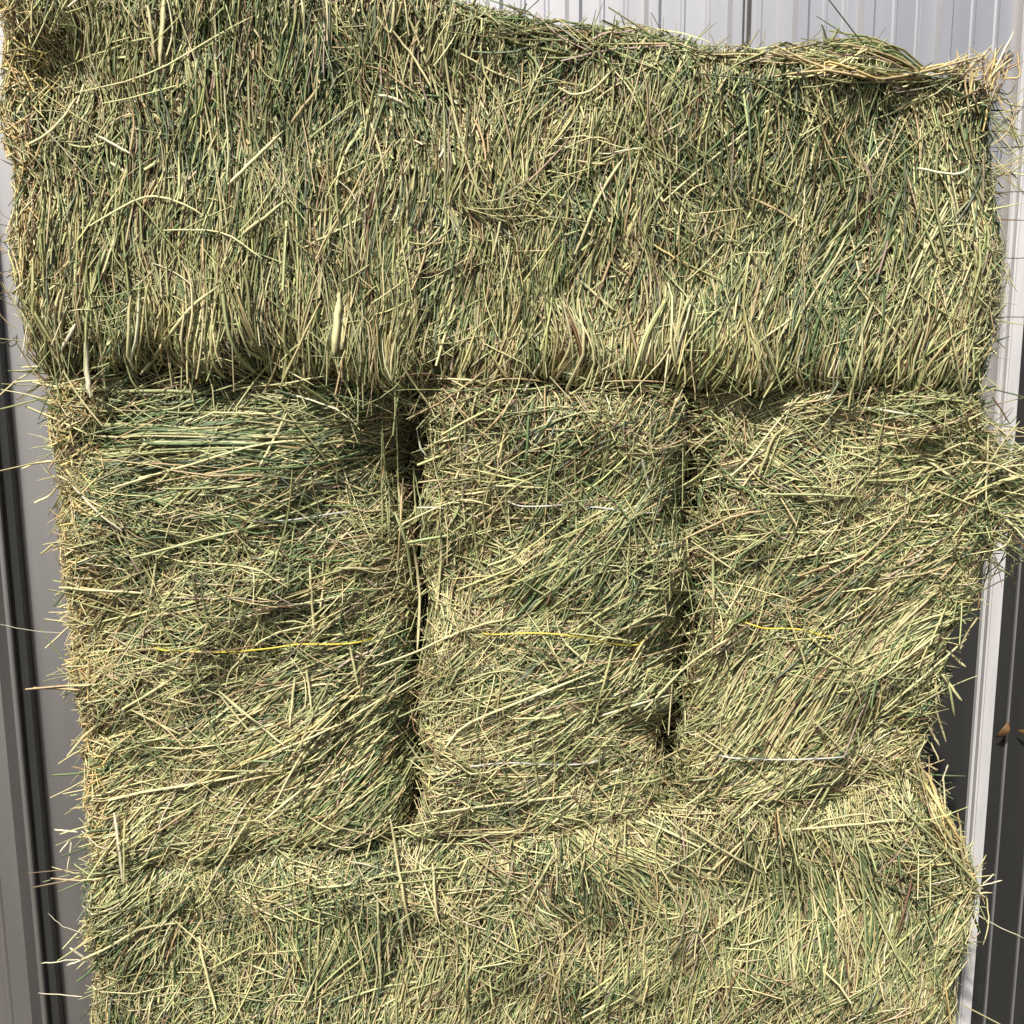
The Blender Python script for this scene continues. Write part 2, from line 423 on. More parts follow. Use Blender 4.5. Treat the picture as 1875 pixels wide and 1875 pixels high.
def edge_fuzz(b, st, side, n, L=(.02, .07), mix='gold', lo=0, hi=1, out=.5):
    """stalk ends standing out from one edge of the bale"""
    t = rng.uniform(lo, hi, n); dep = rng.uniform(-.04, .16, n)
    if side == 'left': u, v, dx, dz = -dep/b.W, t, -1, 0
    if side == 'right': u, v, dx, dz = 1+dep/b.W, t, 1, 0
    if side == 'top': u, v, dx, dz = t, -dep/b.H, 0, 1
    P0 = b.surf(u, v)
    dirn = norm(np.stack([dx*1.0+rng.normal(0, out, n), rng.normal(-.25, .55, n), dz*1.0+rng.normal(0, out, n)], -1))
    Ln = .8*rng.uniform(*L, n)*np.exp(rng.normal(0, .35, n)); K = 6
    t_ = np.linspace(-.4, .6, K)
    bend = norm(rng.normal(size=(n, 3)))*np.abs(rng.normal(0, .7, (n, 1)))
    P = P0[:, None]+dirn[:, None]*(t_[None, :, None]*Ln[:, None, None]) + bend[:, None]*(t_[None, :, None]**2*Ln[:, None, None])
    rad = rng.uniform(.0006, .0014, n)[:, None]*np.array([1, 1, 1, .9, .75, .35])
    st.add(P, rad, pick(mix, n))

def bridge(b, st, line, n, ang, d0=-.022, d1=.006):
    """stray stalks hanging across a joint between bales"""
    q = resample(line, 200)
    for i in range(n):
        x, y = q[rng.integers(200)]; x += rng.normal(0, 22); y += rng.normal(0, 16)
        th = rng.normal(0, ang)*(1 if rng.random() < .7 else 2); L_ = rng.uniform(25, 90); k = rng.normal(0, .12)*L_
        dx, dy = math.cos(th)*L_, -math.sin(th)*L_
        b.stalk(st, [(x-dx, y-dy), (x-dy*.0+k*math.sin(th), y+k*math.cos(th)), (x+dx, y+dy)], rng.uniform(2, 4.2), ['pale', 'lime', 'olive', 'tan', 'green', 'yellow', 'brown'][rng.integers(7)], rng.uniform(d0, d1), 6)

# ---- the five bales --------------------------------------------------------
GROUP = 'stacked hay bales'
def bale_thing(b, label):
    P = b.surf(np.array([.5]), np.array([1.]))[0]
    return tag(empty('hay_bale', (P[0], b.yf+b.D/2, max(P[2], 0))), label, 'hay bale', GROUP)

# top bale, lying lengthwise, its stalks upright on the face
top = Bale([(-14, -70), (300, -60), (700, -35), (880, 12), (1010, 45), (1090, 42), (1200, 60), (1300, 78), (1450, 92), (1560, 88), (1650, 118), (1700, 140), (1832, 150)],
           [(52, 672), (300, 688), (560, 705), (800, 712), (1000, 706), (1250, 708), (1500, 722), (1815, 735)],
           [(-6, 120), (12, 300), (20, 450), (34, 580)], [(1842, 300), (1848, 450), (1836, 600)], -.014, .58, (.03, .04, .035, .05), 1, .009)
top.dent((285, 665, .03, .03), (470, 682, .028, .028), (610, 700, .02, .02), (800, 715, .035, .03), (1010, 695, .025, .03), (1235, 702, .03, .025), (95, 130, .05, .03), (370, 60, .03, .02), (480, 640, .04, .015), (1700, 200, .05, .02), (1440, 670, .05, .015))
T_ = bale_thing(top, 'wide hay bale lying lengthwise across the top of the stack')
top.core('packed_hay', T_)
st = Strands()
standard(top, st, H(86), .2, 1.05, chaff=1.9, stray=.42, nstray=6500, lm=.1)
top.bunches(st, 130, 'straw', H(86), .14, region=(0, .75, .55, 1.0), L=(.06, .16))
top.bunches(st, 110, 'mass', H(82), .2, region=(0, 1, 0, 1), L=(.05, .15))
top.bunches(st, 40, 'green', H(72), .25, region=(.6, 1, .3, .9), L=(.08, .2))
top.bunches(st, 90, 'straw', H(80), .25, region=(0, .98, .86, 1.03), L=(.05, .13), r=(.001, .0023), d=(-.006, .014))
top.bunches(st, 26, 'mass', H(10), .3, region=(.5, 1, 0, .04), L=(.08, .2), d=(-.004, .012))
top.scatter(st, 40000, .015, .05, .0008, .0015, -.004, .008, H(80), .8, 'gold', 4, region=(.0, .034, .08, .45), tonal=False, free=.3)
top.scatter(st, 70000, .02, .06, .0008, .0015, -.02, .008, H(88), .6, 'gold', 4, region=(-.12, .028, 0, 1), tonal=False, free=.3)
top.scatter(st, 26000, .02, .06, .0008, .0015, -.02, .004, H(85), .5, 'straw', 4, region=(.97, 1.10, 0, 1), tonal=False)
st.build('stalk_mass', M_HAY, T_)
st = Strands()
edge_fuzz(top, st, 'left', 200, (.015, .05), 'gold'); edge_fuzz(top, st, 'right', 420, (.02, .055), 'straw'); edge_fuzz(top, st, 'top', 900, (.015, .045), 'straw', .4, 1)
S = lambda *a, **k: top.stalk(st, *a, **k)
S([(15, 232), (82, 123)], 5); S([(11, 288), (93, 239), (142, 176)], 5); S([(108, 127), (224, 82), (276, 69)], 4, 'yellow')
S([(138, 170), (257, 142), (358, 88), (463, 30)], 3.5, 'pale', .010); S([(418, 338), (519, 239)], 7, 'pale', .010); S([(534, 224), (586, 157)], 6, 'tan')
S([(444, 429), (526, 366)], 7, 'pale', .010); S([(175, 246), (239, 282)], 6, 'white', .010); S([(164, 414), (243, 369), (284, 360), (336, 373), (372, 395)], 4.5, 'pale', .010)
S([(373, 179), (400, 330), (414, 392), (414, 504)], 4); S([(256, 209), (258, 420), (266, 460)], 4, 'lime'); S([(299, 422), (403, 425), (481, 474)], 4, 'pale', .010)
S([(257, 686), (343, 571), (403, 522)], 7, 'pale', .014); S([(157, 628), (160, 690), (165, 728)], 12, 'white', .016); S([(112, 642), (138, 593)], 13, 'white', .012)
S([(612, 645), (617, 590), (622, 535)], 15, 'pale', .010); S([(624, 640), (632, 560)], 12, 'pale'); S([(552, 455), (664, 399)], 4); S([(300, 0), (296, 60), (292, 123)], 11, 'pale', .01); S([(270, 10), (285, 110)], 6)
S([(809, 63), (839, 243), (895, 403)], 5); S([(812, 150), (815, 300), (816, 450)], 4, 'lime'); S([(917, 571), (936, 459), (975, 385), (1029, 325)], 4, 'lime')
S([(1052, 466), (1100, 354), (1141, 291)], 6); S([(1022, 160), (1052, 173), (1085, 164), (1122, 127)], 5, 'pale', .010); S([(1063, 515), (1122, 567)], 6, 'pale')
S([(1197, 448), (1250, 482), (1300, 522)], 3.5, 'gold'); S([(1180, 400), (1258, 283)], 4, 'lime'); S([(1240, 440), (1256, 358), (1300, 332)], 4); S([(693, 175), (720, 180), (745, 194)], 8, 'white')
S([(719, 56), (760, 110), (794, 168)], 5); S([(742, 22), (780, 110), (809, 194)], 5); S([(690, 30), (716, 60), (722, 0)], 6); S([(830, 90), (900, 130), (950, 150)], 4)
S([(1466, 575), (1548, 440)], 5); S([(1507, 478), (1571, 366)], 5); S([(1571, 526), (1660, 631)], 4.5); S([(1492, 104), (1503, 224), (1526, 284)], 5, 'tan')
S([(1679, 308), (1746, 319), (1776, 308)], 5, 'white', .012); S([(1369, 657), (1384, 631), (1451, 582)], 5, 'pale'); S([(1376, 362), (1436, 392), (1474, 422)], 4.5, 'tan')
S([(1724, 325), (1746, 373), (1769, 493)], 4); S([(930, 700), (912, 610)], 5); S([(960, 716), (1002, 640)], 6, 'white'); S([(1020, 708), (1095, 650)], 5)
S([(1690, 470), (1735, 380)], 4); S([(1600, 250), (1560, 380), (1500, 520)], 4, 'green'); S([(1300, 650), (1310, 560), (1295, 450)], 5)
# the flap of dry stalks lifting off the top right corner
for i in range(20):
    j = rng.normal(0, 1, 6); o_ = rng.uniform(-40, 40)
    S([(1480+j[0]*55, 112+j[1]*15), (1560+j[2]*22+o_, 126+j[3]*9), (1640+o_, 140+j[4]*8), (1715+j[3]*18, 131+j[5]*9), (1750+rng.uniform(0, 62), 116+j[2]*16)][:5 if i % 3 else 3], rng.uniform(2.5, 4.5), ['gold', 'tan', 'pale', 'olive'][i % 4], .004+rng.uniform(0, .012))
for i in range(50):
    a = rng.uniform(0, 1); x0 = 1740+90*a+rng.normal(0, 8); 
    S([(x0, 170+rng.normal(0, 18)), (x0+20*rng.normal(), 140), (x0+18+rng.normal(0, 16), 112-20*a+rng.normal(0, 9))], rng.uniform(2, 4), ['gold', 'tan', 'pale', 'pink'][i % 4], rng.uniform(-.02, .012))
S([(1800, 166), (1826, 118), (1856, 58)], 4.5, 'white', .0); S([(1800, 240), (1818, 150), (1850, 108)], 4.5, 'gold', .0)
S([(1518, 56), (1597, 71), (1640, 88), (1675, 127)], 4, 'olive', -.01); S([(1505, 45), (1512, 70), (1520, 100)], 4, 'dark', -.01); S([(1535, 50), (1520, 80)], 6, 'olive', -.01)
for i in range(40):
    j = rng.normal(0, 1, 3)*1.5; S([(1500+rng.uniform(0, 60), 92+j[0]*8), (1580, 86+j[1]*6), (1640, 104+j[2]*6), (1690+j[0]*6, 130)], rng.uniform(2.5, 4), ['olive', 'lime', 'tan', 'green'][i % 4], rng.uniform(-.02, .01))
for yy, x0 in ((268, 1838), (350, 1842), (472, 1838), (580, 1828)): S([(x0-30, yy+2), (x0+60, yy)], 1.8, 'dark', -.01)
for i in range(40):
    y0 = rng.uniform(170, 330); S([(1815, y0+rng.normal(0, 25)), (1845, y0), (1850+rng.uniform(5, 40), y0+rng.normal(0, 30))], rng.uniform(1.5, 3), ['tan', 'olive', 'pale', 'lime', 'dark'][i % 5], -.01)
S([(14, 620), (12, 628), (20, 634), (30, 628), (31, 612)], 3, 'dark', -.01)
for i in range(16):
    y0 = rng.uniform(390, 620); S([(30, y0), (8, y0-12+rng.normal(0, 10)), (-12, y0+rng.normal(0, 22))], rng.uniform(1.2, 2.2), ['dark', 'brown', 'tan'][i % 3], -.01)
bridge(top, st, [(60, 675), (400, 690), (800, 710), (1250, 706), (1800, 725)], 260, .9, -.03, .016)
st.build('loose_stalks', M_HAY, T_)

# left bale of the middle row
ml = Bale([(78, 682), (250, 684), (450, 690), (640, 700), (764, 706)], [(160, 1600), (350, 1596), (550, 1566), (738, 1540)],
          [(88, 900), (112, 1100), (132, 1350)], [(724, 860), (738, 960), (752, 1100), (760, 1300), (742, 1450)], .010, 0.94, (.045, .085, .035, .03), 2, .014)
ml.dent((520, 1575, .03, .014), (690, 820, .045, .02), (640, 1300, .03, .012), (690, 900, .06, .03), (700, 1380, .05, .03), (200, 790, .03, .02), (300, 880, .035, .018))
ML = bale_thing(ml, 'hay bale at the left end of the middle row, with one taut yellow twine')
ml.core('packed_hay', ML)
st = Strands()
fang = lambda u, v: R(4)+R(30)*np.clip(v*1.3-.25, 0, 1)
standard(ml, st, fang, .38, .95, nstray=11500, ls=.21, stray=.65)
ml.bunches(st, 60, 'straw', fang, .3, region=(.05, .9, .3, 1.0), L=(.08, .22), r=(.001, .002))
ml.bunches(st, 40, 'straw', lambda u, v: np.full_like(u, R(32)), .2, region=(.05, .75, .72, 1.0), L=(.08, .22), r=(.001, .002))
ml.bunches(st, 30, 'green', H(6), .15, region=(.1, .9, .04, .22), L=(.1, .28), r=(.001, .002))
ml.bunches(st, 40, 'green', H(-25), .5, region=(.55, .95, .0, .35), L=(.08, .2))
ml.bunches(st, 50, 'mass', fang, .7, L=(.06, .18))
ml.scatter(st, 30000, .018, .055, .0008, .0015, -.01, .006, H(20), .8, 'gold', 4, region=(.08, .16, 0, 1), tonal=False, free=.3)
ml.scatter(st, 100000, .018, .055, .0008, .0015, -.02, .008, H(20), .9, 'gold', 4, region=(-.30, .09, 0, 1), tonal=False, free=.3)
st.build('stalk_mass', M_HAY, ML)
st = Strands()
edge_fuzz(ml, st, 'left', 800, (.018, .05), 'gold', out=.8)
S = lambda *a, **k: ml.stalk(st, *a, **k)
for i in range(34):
    j = rng.normal(0, 1, 4); y0 = rng.uniform(778, 842)
    S([(150+abs(j[0])*60, y0+j[0]*6), (270+j[1]*10, 800+(y0-805)*.9), (420, 803+(y0-805)*.6), (520+j[3]*50, 806+(y0-805)*.9+j[2]*5)], rng.uniform(2, 6), ['lime', 'green', 'lime', 'pale'][i % 4], .004+rng.uniform(0, .006))
S([(202, 895), (336, 854), (467, 816), (560, 806)], 5, 'pale', .014); S([(239, 1022), (373, 988), (504, 951), (634, 898)], 5, 'lime', .014); S([(474, 857), (530, 749)], 5, 'pale', .014); S([(500, 723), (642, 895)], 4.5, 'yellow', .014)
S([(108, 1076), (190, 1082), (269, 1087)], 6, 'pale', .012); S([(131, 887), (175, 935), (224, 973)], 5, 'white', .01); S([(405, 920), (418, 1010)], 6, 'pale'); S([(507, 1003), (500, 1037), (451, 1122)], 5, 'lime')
S([(567, 1036), (575, 1160)], 5, 'pale', .012); S([(287, 1018), (272, 1122)], 5); S([(63, 921), (95, 905), (116, 876)], 5, 'pale', .0); S([(75, 1014), (134, 970)], 5, 'yellow', .0)
S([(30, 732), (97, 690)], 3, 'brown', -.01); S([(40, 858), (75, 846), (130, 842)], 4, 'pale', -.005); S([(215, 718), (300, 716), (400, 722)], 8, 'lime', .01); S([(60, 700), (130, 712), (200, 714)], 6, 'pale', .01)
S([(198, 1466), (280, 1447), (396, 1429), (496, 1406)], 6, 'pale', .012); S([(123, 1385), (164, 1339), (239, 1290), (328, 1235)], 6, 'pale', .010); S([(384, 1615), (459, 1496)], 6, 'pale', .014)
S([(209, 1488), (217, 1550), (224, 1615)], 7, 'white', .014); S([(228, 1500), (226, 1620)], 5, 'yellow', .014); S([(100, 1519), (142, 1524)], 5, 'white', -.01); S([(110, 1560), (130, 1540), (122, 1600)], 4, 'white', -.01)
for i in range(6):
    j = rng.normal(0, 1, 4)*1.5; S([(440+j[0]*60, 1400+j[1]*16-j[0]*20), (560, 1350+j[2]*14), (640+j[2]*20, 1300+j[3]*13-j[2]*9), (735+j[3]*35, 1245+j[1]*12-j[3]*12)], rng.uniform(2.2, 5), ['pale', 'yellow', 'gold', 'pale'][i % 4], .008+rng.uniform(0, .008))
for a, b, c in (((240, 1300), (330, 1345), (352, 1362)), ((400, 1270), (460, 1345), (468, 1330)), ((400, 1265), (520, 1365), (560, 1390)), ((560, 1215), (570, 1300), (510, 1345)), ((540, 1240), (530, 1330), (528, 1300))): S([a, b, c][:2], 5, 'pale', .012)
S([(620, 1040), (712, 1043)], 5, 'pale', .012); S([(280, 1030), (320, 1000), (400, 985)], 5, 'lime'); S([(640, 1180), (655, 1255)], 5, 'pale', .012)
S([(0, 1143), (60, 1155), (130, 1160)], 1.2, 'white', -.01)
bridge(ml, st, [(752, 740), (765, 900), (772, 1100), (768, 1300), (750, 1540)], 200, .8, -.085, -.02)
bridge(ml, st, [(760, 740), (752, 900), (768, 1100), (772, 1300), (750, 1540)], 55, 1.2)
bridge(ml, st, [(80, 700), (300, 700), (560, 712), (760, 724)], 120, .25)
bridge(ml, st, [(440, 944), (650, 946)], 22, 1.0, .008, .021)
bridge(ml, st, [(290, 1183), (660, 1178)], 22, 1.0, .008, .021)
st.build('loose_stalks', M_HAY, ML)
ml.twine([(90, 940), (440, 944), (650, 946), (755, 952)], [(440, 650)], M_WHITE_TWINE, ML)
ml.twine([(110, 1183), (290, 1183), (640, 1178), (765, 1175)], [(285, 690)], M_YELLOW_TWINE, ML)
ml.twine([(130, 1400), (400, 1404), (770, 1400)], [], M_WHITE_TWINE, ML)

# middle bale
mc = Bale([(786, 712), (900, 704), (1080, 702), (1254, 708)], [(768, 1550), (920, 1546), (1100, 1524), (1232, 1492)],
          [(780, 900), (784, 1100), (778, 1300)], [(1256, 900), (1262, 1080), (1246, 1250), (1226, 1360)], .004, 0.94, (.04, .06, .04, .03), 3, .014)
mc.dent((850, 1545, .035, .018), (1090, 1530, .035, .015), (800, 860, .03, .014), (1230, 880, .045, .025), (1180, 1360, .06, .018), (1000, 1105, .03, .012))
MC = bale_thing(mc, 'hay bale between the other two of the middle row, crossed by white and yellow twines')
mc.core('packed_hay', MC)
st = Strands()
cang = lambda u, v: R(50)-R(32)*np.clip(v*1.6-.5, 0, 1)
standard(mc, st, cang, .55, 1., nstray=11500, ls=.19)
mc.bunches(st, 40, 'green', H(45), .25, region=(.35, 1, .15, .6), L=(.08, .24))
mc.bunches(st, 60, 'straw', H(22), .22, region=(.05, .9, .5, .85), L=(.08, .24))
mc.bunches(st, 30, 'straw', H(10), .2, region=(.05, .9, .85, 1.0), L=(.08, .2))
mc.bunches(st, 45, 'straw', H(-30), .6, region=(.05, .8, .03, .4), L=(.05, .14))
mc.bunches(st, 40, 'mass', cang, .8, L=(.06, .16))
mc.bunches(st, 5, 'straw', H(88), .12, region=(-.02, .1, .3, .65), L=(.06, .16))
st.build('stalk_mass', M_HAY, MC)
st = Strands()
S = lambda *a, **k: mc.stalk(st, *a, **k)
for i in range(26):
    j = rng.normal(0, 1, 3); k_ = rng.normal(0, 1, 2)*34; S([(985+j[0]*50+k_[0], 1125+j[1]*26+k_[1]), (1085+j[0]*36, 1020+j[1]*30), (1165+j[2]*45-k_[0], 905+j[1]*36+k_[1])], rng.uniform(2.2, 4.2), ['lime', 'green', 'lime', 'yellow'][i % 4], .008+rng.uniform(0, .006))
S([(723, 937), (745, 1000), (756, 1080)], 7, 'lime', .012); S([(757, 990), (768, 1090), (764, 1190)], 6, 'pale', .012); S([(736, 960), (800, 930), (850, 915), (905, 928)], 4, 'pale', .01)
S([(800, 1108), (808, 1000), (800, 960)], 8, 'pale', .008); S([(1053, 830), (1056, 1000)], 4, 'lime', .012); S([(1175, 840), (1190, 902)], 7, 'white', .01); S([(1070, 815), (1130, 825), (1195, 850)], 5, 'pale'); S([(1180, 860), (1240, 815)], 4, 'lime')
S([(688, 1220), (760, 1195), (860, 1150), (980, 1122)], 5, 'pale', .012); S([(900, 885), (960, 1030)], 4, 'pale'); S([(890, 975), (990, 1060)], 4.5, 'pale'); S([(870, 1130), (995, 990)], 4.5, 'tan'); S([(835, 1095), (900, 1150)], 5, 'pink')
S([(815, 1370), (850, 1330), (940, 1290), (1090, 1230)], 6, 'pale', .012); S([(790, 1490), (900, 1475), (1050, 1457)], 6, 'pale', .012); S([(860, 1290), (960, 1270), (1080, 1225)], 5, 'yellow'); S([(1085, 1325), (1125, 1180)], 5, 'yellow', .014); S([(1000, 1345), (990, 1265)], 5, 'lime')
S([(1000, 1350), (1050, 1345), (1130, 1270)], 5); S([(1080, 1455), (1025, 1432), (1060, 1420)], 4); S([(1272, 1082), (1180, 1078)], 5, 'lime', .012); S([(1272, 1085), (1190, 1160)], 5, 'lime', .012); S([(1230, 1220), (1150, 1300)], 4)
for i in range(9): 
    x0 = rng.uniform(690, 780); S([(x0, rng.uniform(760, 900)), (x0+rng.normal(0, 14), rng.uniform(900, 1100))], rng.uniform(2.5, 4), ['olive', 'lime', 'tan'][i % 3], rng.uniform(-.03, .0))
bridge(mc, st, [(1272, 740), (1275, 900), (1280, 1080), (1262, 1250), (1242, 1400)], 240, .8, -.085, -.02)
bridge(mc, st, [(775, 720), (1000, 722), (1270, 730)], 150, .3)
bridge(mc, st, [(1272, 760), (1275, 900), (1280, 1080), (1262, 1250), (1242, 1400)], 130, 1.0, -.03, .004)
bridge(mc, st, [(740, 1560), (920, 1545), (1100, 1520), (1245, 1490)], 110, .3)
bridge(mc, st, [(930, 920), (1210, 945)], 22, 1.0, .008, .021)
bridge(mc, st, [(880, 1164), (1190, 1172)], 22, 1.0, .008, .021)
bridge(mc, st, [(850, 1392), (1110, 1390)], 22, 1.0, .008, .021)
st.build('loose_stalks', M_HAY, MC)
mc.twine([(780, 912), (940, 920), (1050, 928), (1200, 945), (1265, 948)], [(930, 1030), (1070, 1220)], M_WHITE_TWINE, MC)
mc.twine([(775, 1163), (900, 1164), (1050, 1169), (1185, 1172), (1262, 1174)], [(880, 1190)], M_YELLOW_TWINE, MC)
mc.twine([(772, 1392), (870, 1392), (980, 1396), (1110, 1390), (1236, 1384)], [(850, 1115)], M_WHITE_TWINE, MC)

# right bale of the middle row
mr = Bale([(1288, 710), (1450, 708), (1650, 712), (1808, 728)], [(1262, 1486), (1400, 1464), (1550, 1450), (1700, 1428)],
          [(1292, 900), (1296, 1080), (1276, 1250), (1258, 1370)], [(1832, 850), (1825, 960), (1796, 1080), (1752, 1180), (1734, 1300)], .004, 0.94, (.045, .045, .02, .03), 4, .014)
mr.dent((1420, 745, .05, .02), (1690, 960, .05, .022), (1640, 1350, .05, .025), (1310, 880, .03, .02))
MR = bale_thing(mr, 'hay bale at the right end of the middle row, with a bushy tuft sticking out')
mr.core('packed_hay', MR)
st = Strands()
rang = lambda u, v: R(20)+R(38)*np.sin(np.clip(v, 0, 1)*3.1)-R(20)*np.clip(v-.8, 0, 1)*5
standard(mr, st, rang, .5, 1., nstray=11500, ls=.18)
mr.bunches(st, 50, 'straw', H(-8), .5, region=(.05, .85, .03, .35), L=(.06, .16))
mr.bunches(st, 45, 'mass', H(40), .35, region=(.05, .9, .3, .65), L=(.08, .2))
mr.bunches(st, 60, 'straw', H(52), .28, region=(.05, .8, .58, .95), L=(.07, .18))
mr.bunches(st, 25, 'straw', H(20), .3, region=(.05, .9, .85, 1.0), L=(.07, .18))
mr.bunches(st, 50, 'straw', H(35), .5, region=(.6, 1, .1, .7), L=(.06, .18))
st.build('stalk_mass', M_HAY, MR)
st = Strands()
edge_fuzz(mr, st, 'right', 700, (.02, .06), 'straw', .0, 1)
S = lambda *a, **k: mr.stalk(st, *a, **k)
for i in range(90):   # the tuft
    a = R(rng.uniform(-62, 52)); L_ = rng.uniform(70, 190); x0, y0 = 1745+rng.uniform(-20, 60), 905-55*math.sin(a)+rng.normal(0, 42)
    S([(x0-30*math.cos(a), y0-30*math.sin(a)+rng.normal(0, 8)), (x0+L_*.5*math.cos(a), y0+L_*.5*math.sin(a)+rng.normal(0, 5)), (x0+L_*math.cos(a), y0+L_*math.sin(a)+rng.uniform(0, 26))], rng.uniform(2.2, 4.6), ['pale', 'lime', 'olive', 'yellow', 'green'][i % 5], rng.uniform(-.03, .02), lift=rng.uniform(-.03, .04))
for i in range(420):
    a = R(rng.uniform(-75, 65)); L_ = rng.uniform(35, 115); x0, y0 = 1770+rng.uniform(-30, 60), 905-50*math.sin(a)+rng.normal(0, 55); k_ = rng.normal(0, .2)*L_
    S([(x0-40*math.cos(a), y0-40*math.sin(a)), (x0+L_*.4*math.cos(a)-k_*math.sin(a), y0+L_*.4*math.sin(a)+k_*math.cos(a)), (x0+L_*math.cos(a), y0+L_*math.sin(a)+rng.uniform(0, 15))], rng.uniform(1.8, 3.6), ['olive', 'green', 'lime', 'tan', 'green', 'brown', 'pale'][i % 7], rng.uniform(-.06, .015), 6)
S([(1713, 835), (1757, 813), (1787, 815), (1832, 839), (1880, 868)], 4.5, 'pale', .012); S([(1810, 795), (1805, 920)], 4, 'pale', .02)
S([(1731, 1190), (1768, 1221)], 6, 'pale', .0); S([(1724, 1235), (1761, 1283)], 6, 'pale', .0); S([(1735, 1240), (1748, 1310)], 5, 'lime', .0); S([(1714, 1240), (1715, 1300), (1732, 1358)], 5, 'pale', .0); S([(1700, 1330), (1720, 1365)], 5, 'pale'); S([(1705, 1360), (1720, 1395)], 4)
S([(1790, 1130), (1768, 1165), (1757, 1190)], 5, 'pale', .0); S([(1700, 1130), (1795, 1115)], 5, 'yellow'); S([(1725, 1430), (1736, 1400)], 4, 'white', -.01)
S([(1390, 870), (1415, 805), (1440, 780)], 6, 'yellow', .012); S([(1350, 905), (1390, 850)], 5); S([(1585, 880), (1665, 878), (1690, 860)], 5, 'yellow', .012); S([(1385, 905), (1480, 905), (1580, 910)], 5.5, 'lime', .012); S([(1250, 988), (1340, 947), (1400, 935)], 5, 'tan', .01)
S([(1460, 1100), (1580, 1020), (1660, 935)], 4, 'tan', .012); S([(1560, 1170), (1600, 1020), (1640, 920)], 4); S([(1265, 990), (1330, 1035), (1360, 1055)], 4.5, 'pale', .012); S([(1306, 1010), (1306, 1130)], 6, 'lime', .010); S([(1353, 990), (1355, 1080)], 6, 'yellow')
S([(1180, 1300), (1270, 1210), (1370, 1150)], 5, 'pale', .012); S([(1605, 1245), (1720, 1160)], 5, 'pale', .012); S([(1620, 1300), (1770, 1170)], 5, 'pale', .012); S([(1500, 1095), (1600, 1045)], 4); S([(1380, 1165), (1545, 1175)], 4, 'yellow')
for i in range(40):
    j = rng.normal(0, 1, 3); x0 = rng.uniform(1290, 1560); S([(x0, 1400+j[0]*15), (x0+55, 1300+j[1]*14), (x0+110+j[2]*10, 1225+j[1]*14)], rng.uniform(2.5, 4.5), ['yellow', 'pale', 'lime', 'tan'][i % 4], .004+rng.uniform(0, .006))
bridge(mr, st, [(1280, 730), (1500, 735), (1800, 745)], 220, .4)
bridge(mr, st, [(1250, 1480), (1400, 1462), (1680, 1430)], 160, .3)
bridge(mr, st, [(1325, 1136), (1540, 1165)], 22, 1.0, .008, .021)
bridge(mr, st, [(1290, 1375), (1550, 1380)], 22, 1.0, .008, .021)
st.build('loose_stalks', M_HAY, MR)
mr.twine([(1300, 905), (1500, 915), (1830, 900)], [], M_WHITE_TWINE, MR)
mr.twine([(1290, 1130), (1325, 1136), (1430, 1149), (1540, 1165), (1735, 1180)], [(1325, 1540)], M_YELLOW_TWINE, MR)
mr.twine([(1254, 1374), (1310, 1375), (1420, 1379), (1540, 1380), (1700, 1384)], [(1285, 1555)], M_WHITE_TWINE, MR)

# bottom bale
bt = Bale([(152, 1600), (350, 1590), (560, 1566), (760, 1540), (920, 1536), (1100, 1512), (1250, 1478), (1400, 1456), (1560, 1440), (1690, 1424)],
          [(205, 2200), (700, 2205), (1200, 2205), (1700, 2200)], [(158, 1700), (165, 1850)], [(1755, 1540), (1792, 1640), (1772, 1740), (1752, 1880)], -.002, .62, (.035, .04, .05, .03), 5, .010)
bt.dent((330, 1730, .05, .025), (930, 1660, .04, .012), (1590, 1470, .04, .015))
BT = bale_thing(bt, 'wide hay bale lying lengthwise at the bottom of the stack')
bt.core('packed_hay', BT)
st = Strands()
bang = lambda u, v: R(82)-R(50)*np.clip(.10-v, 0, .2)*5
standard(bt, st, bang, .32, 1., chaff=1.3, stray=.5, reg=(-.05, 1.05, -.05, .66))
bt.scatter(st, 20000, .03, .09, .0009, .0018, -.02, .002, bang, .5, 'mass', 3, region=(-.05, 1.05, .66, 1.02))
bt.bunches(st, 70, 'straw', H(84), .25, region=(.1, 1, .2, .66), L=(.07, .18))
bt.bunches(st, 50, 'straw', H(60), .4, region=(.6, 1, .03, .55), L=(.07, .18))
bt.bunches(st, 40, 'green', H(70), .4, region=(.05, .35, .08, .5), L=(.06, .16))
bt.bunches(st, 45, 'straw', H(-30), .4, region=(.1, .95, .0, .12), L=(.06, .16))
bt.bunches(st, 30, 'straw', H(25), .3, region=(.0, .35, -.01, .14), L=(.07, .18))
bt.scatter(st, 60000, .02, .06, .0008, .0015, -.02, .004, H(60), .7, 'gold', 4, region=(-.10, .025, 0, .66), tonal=False)
bt.scatter(st, 40000, .02, .06, .0008, .0015, -.02, .004, H(110), .5, 'straw', 4, region=(.98, 1.10, 0, .66), tonal=False)
st.build('stalk_mass', M_HAY, BT)
st = Strands()
edge_fuzz(bt, st, 'left', 220, (.015, .04), 'straw', 0, .66); edge_fuzz(bt, st, 'right', 420, (.015, .05), 'straw', 0, .66)
S = lambda *a, **k: bt.stalk(st, *a, **k)
S([(366, 1727), (380, 1790), (396, 1850)], 6, 'pale', .012); S([(691, 1645), (697, 1810)], 7, 'pale', .012); S([(715, 1500), (735, 1620), (755, 1725)], 6, 'pale', .014); S([(792, 1580), (800, 1690)], 6, 'pale', .012); S([(350, 1760), (405, 1680), (400, 1655)], 5)
S([(150, 1757), (200, 1735), (260, 1700), (340, 1690)], 6, 'pale', .008); S([(155, 1755), (128, 1735)], 6, 'white', -.01); S([(150, 1758), (122, 1768)], 5, 'white', -.01); S([(145, 1757), (75, 1764)], 2.5, 'white', -.01); S([(150, 1825), (70, 1818)], 2.2, 'white', -.01); S([(150, 1708), (115, 1695), (88, 1672)], 1.8, 'white', -.01)
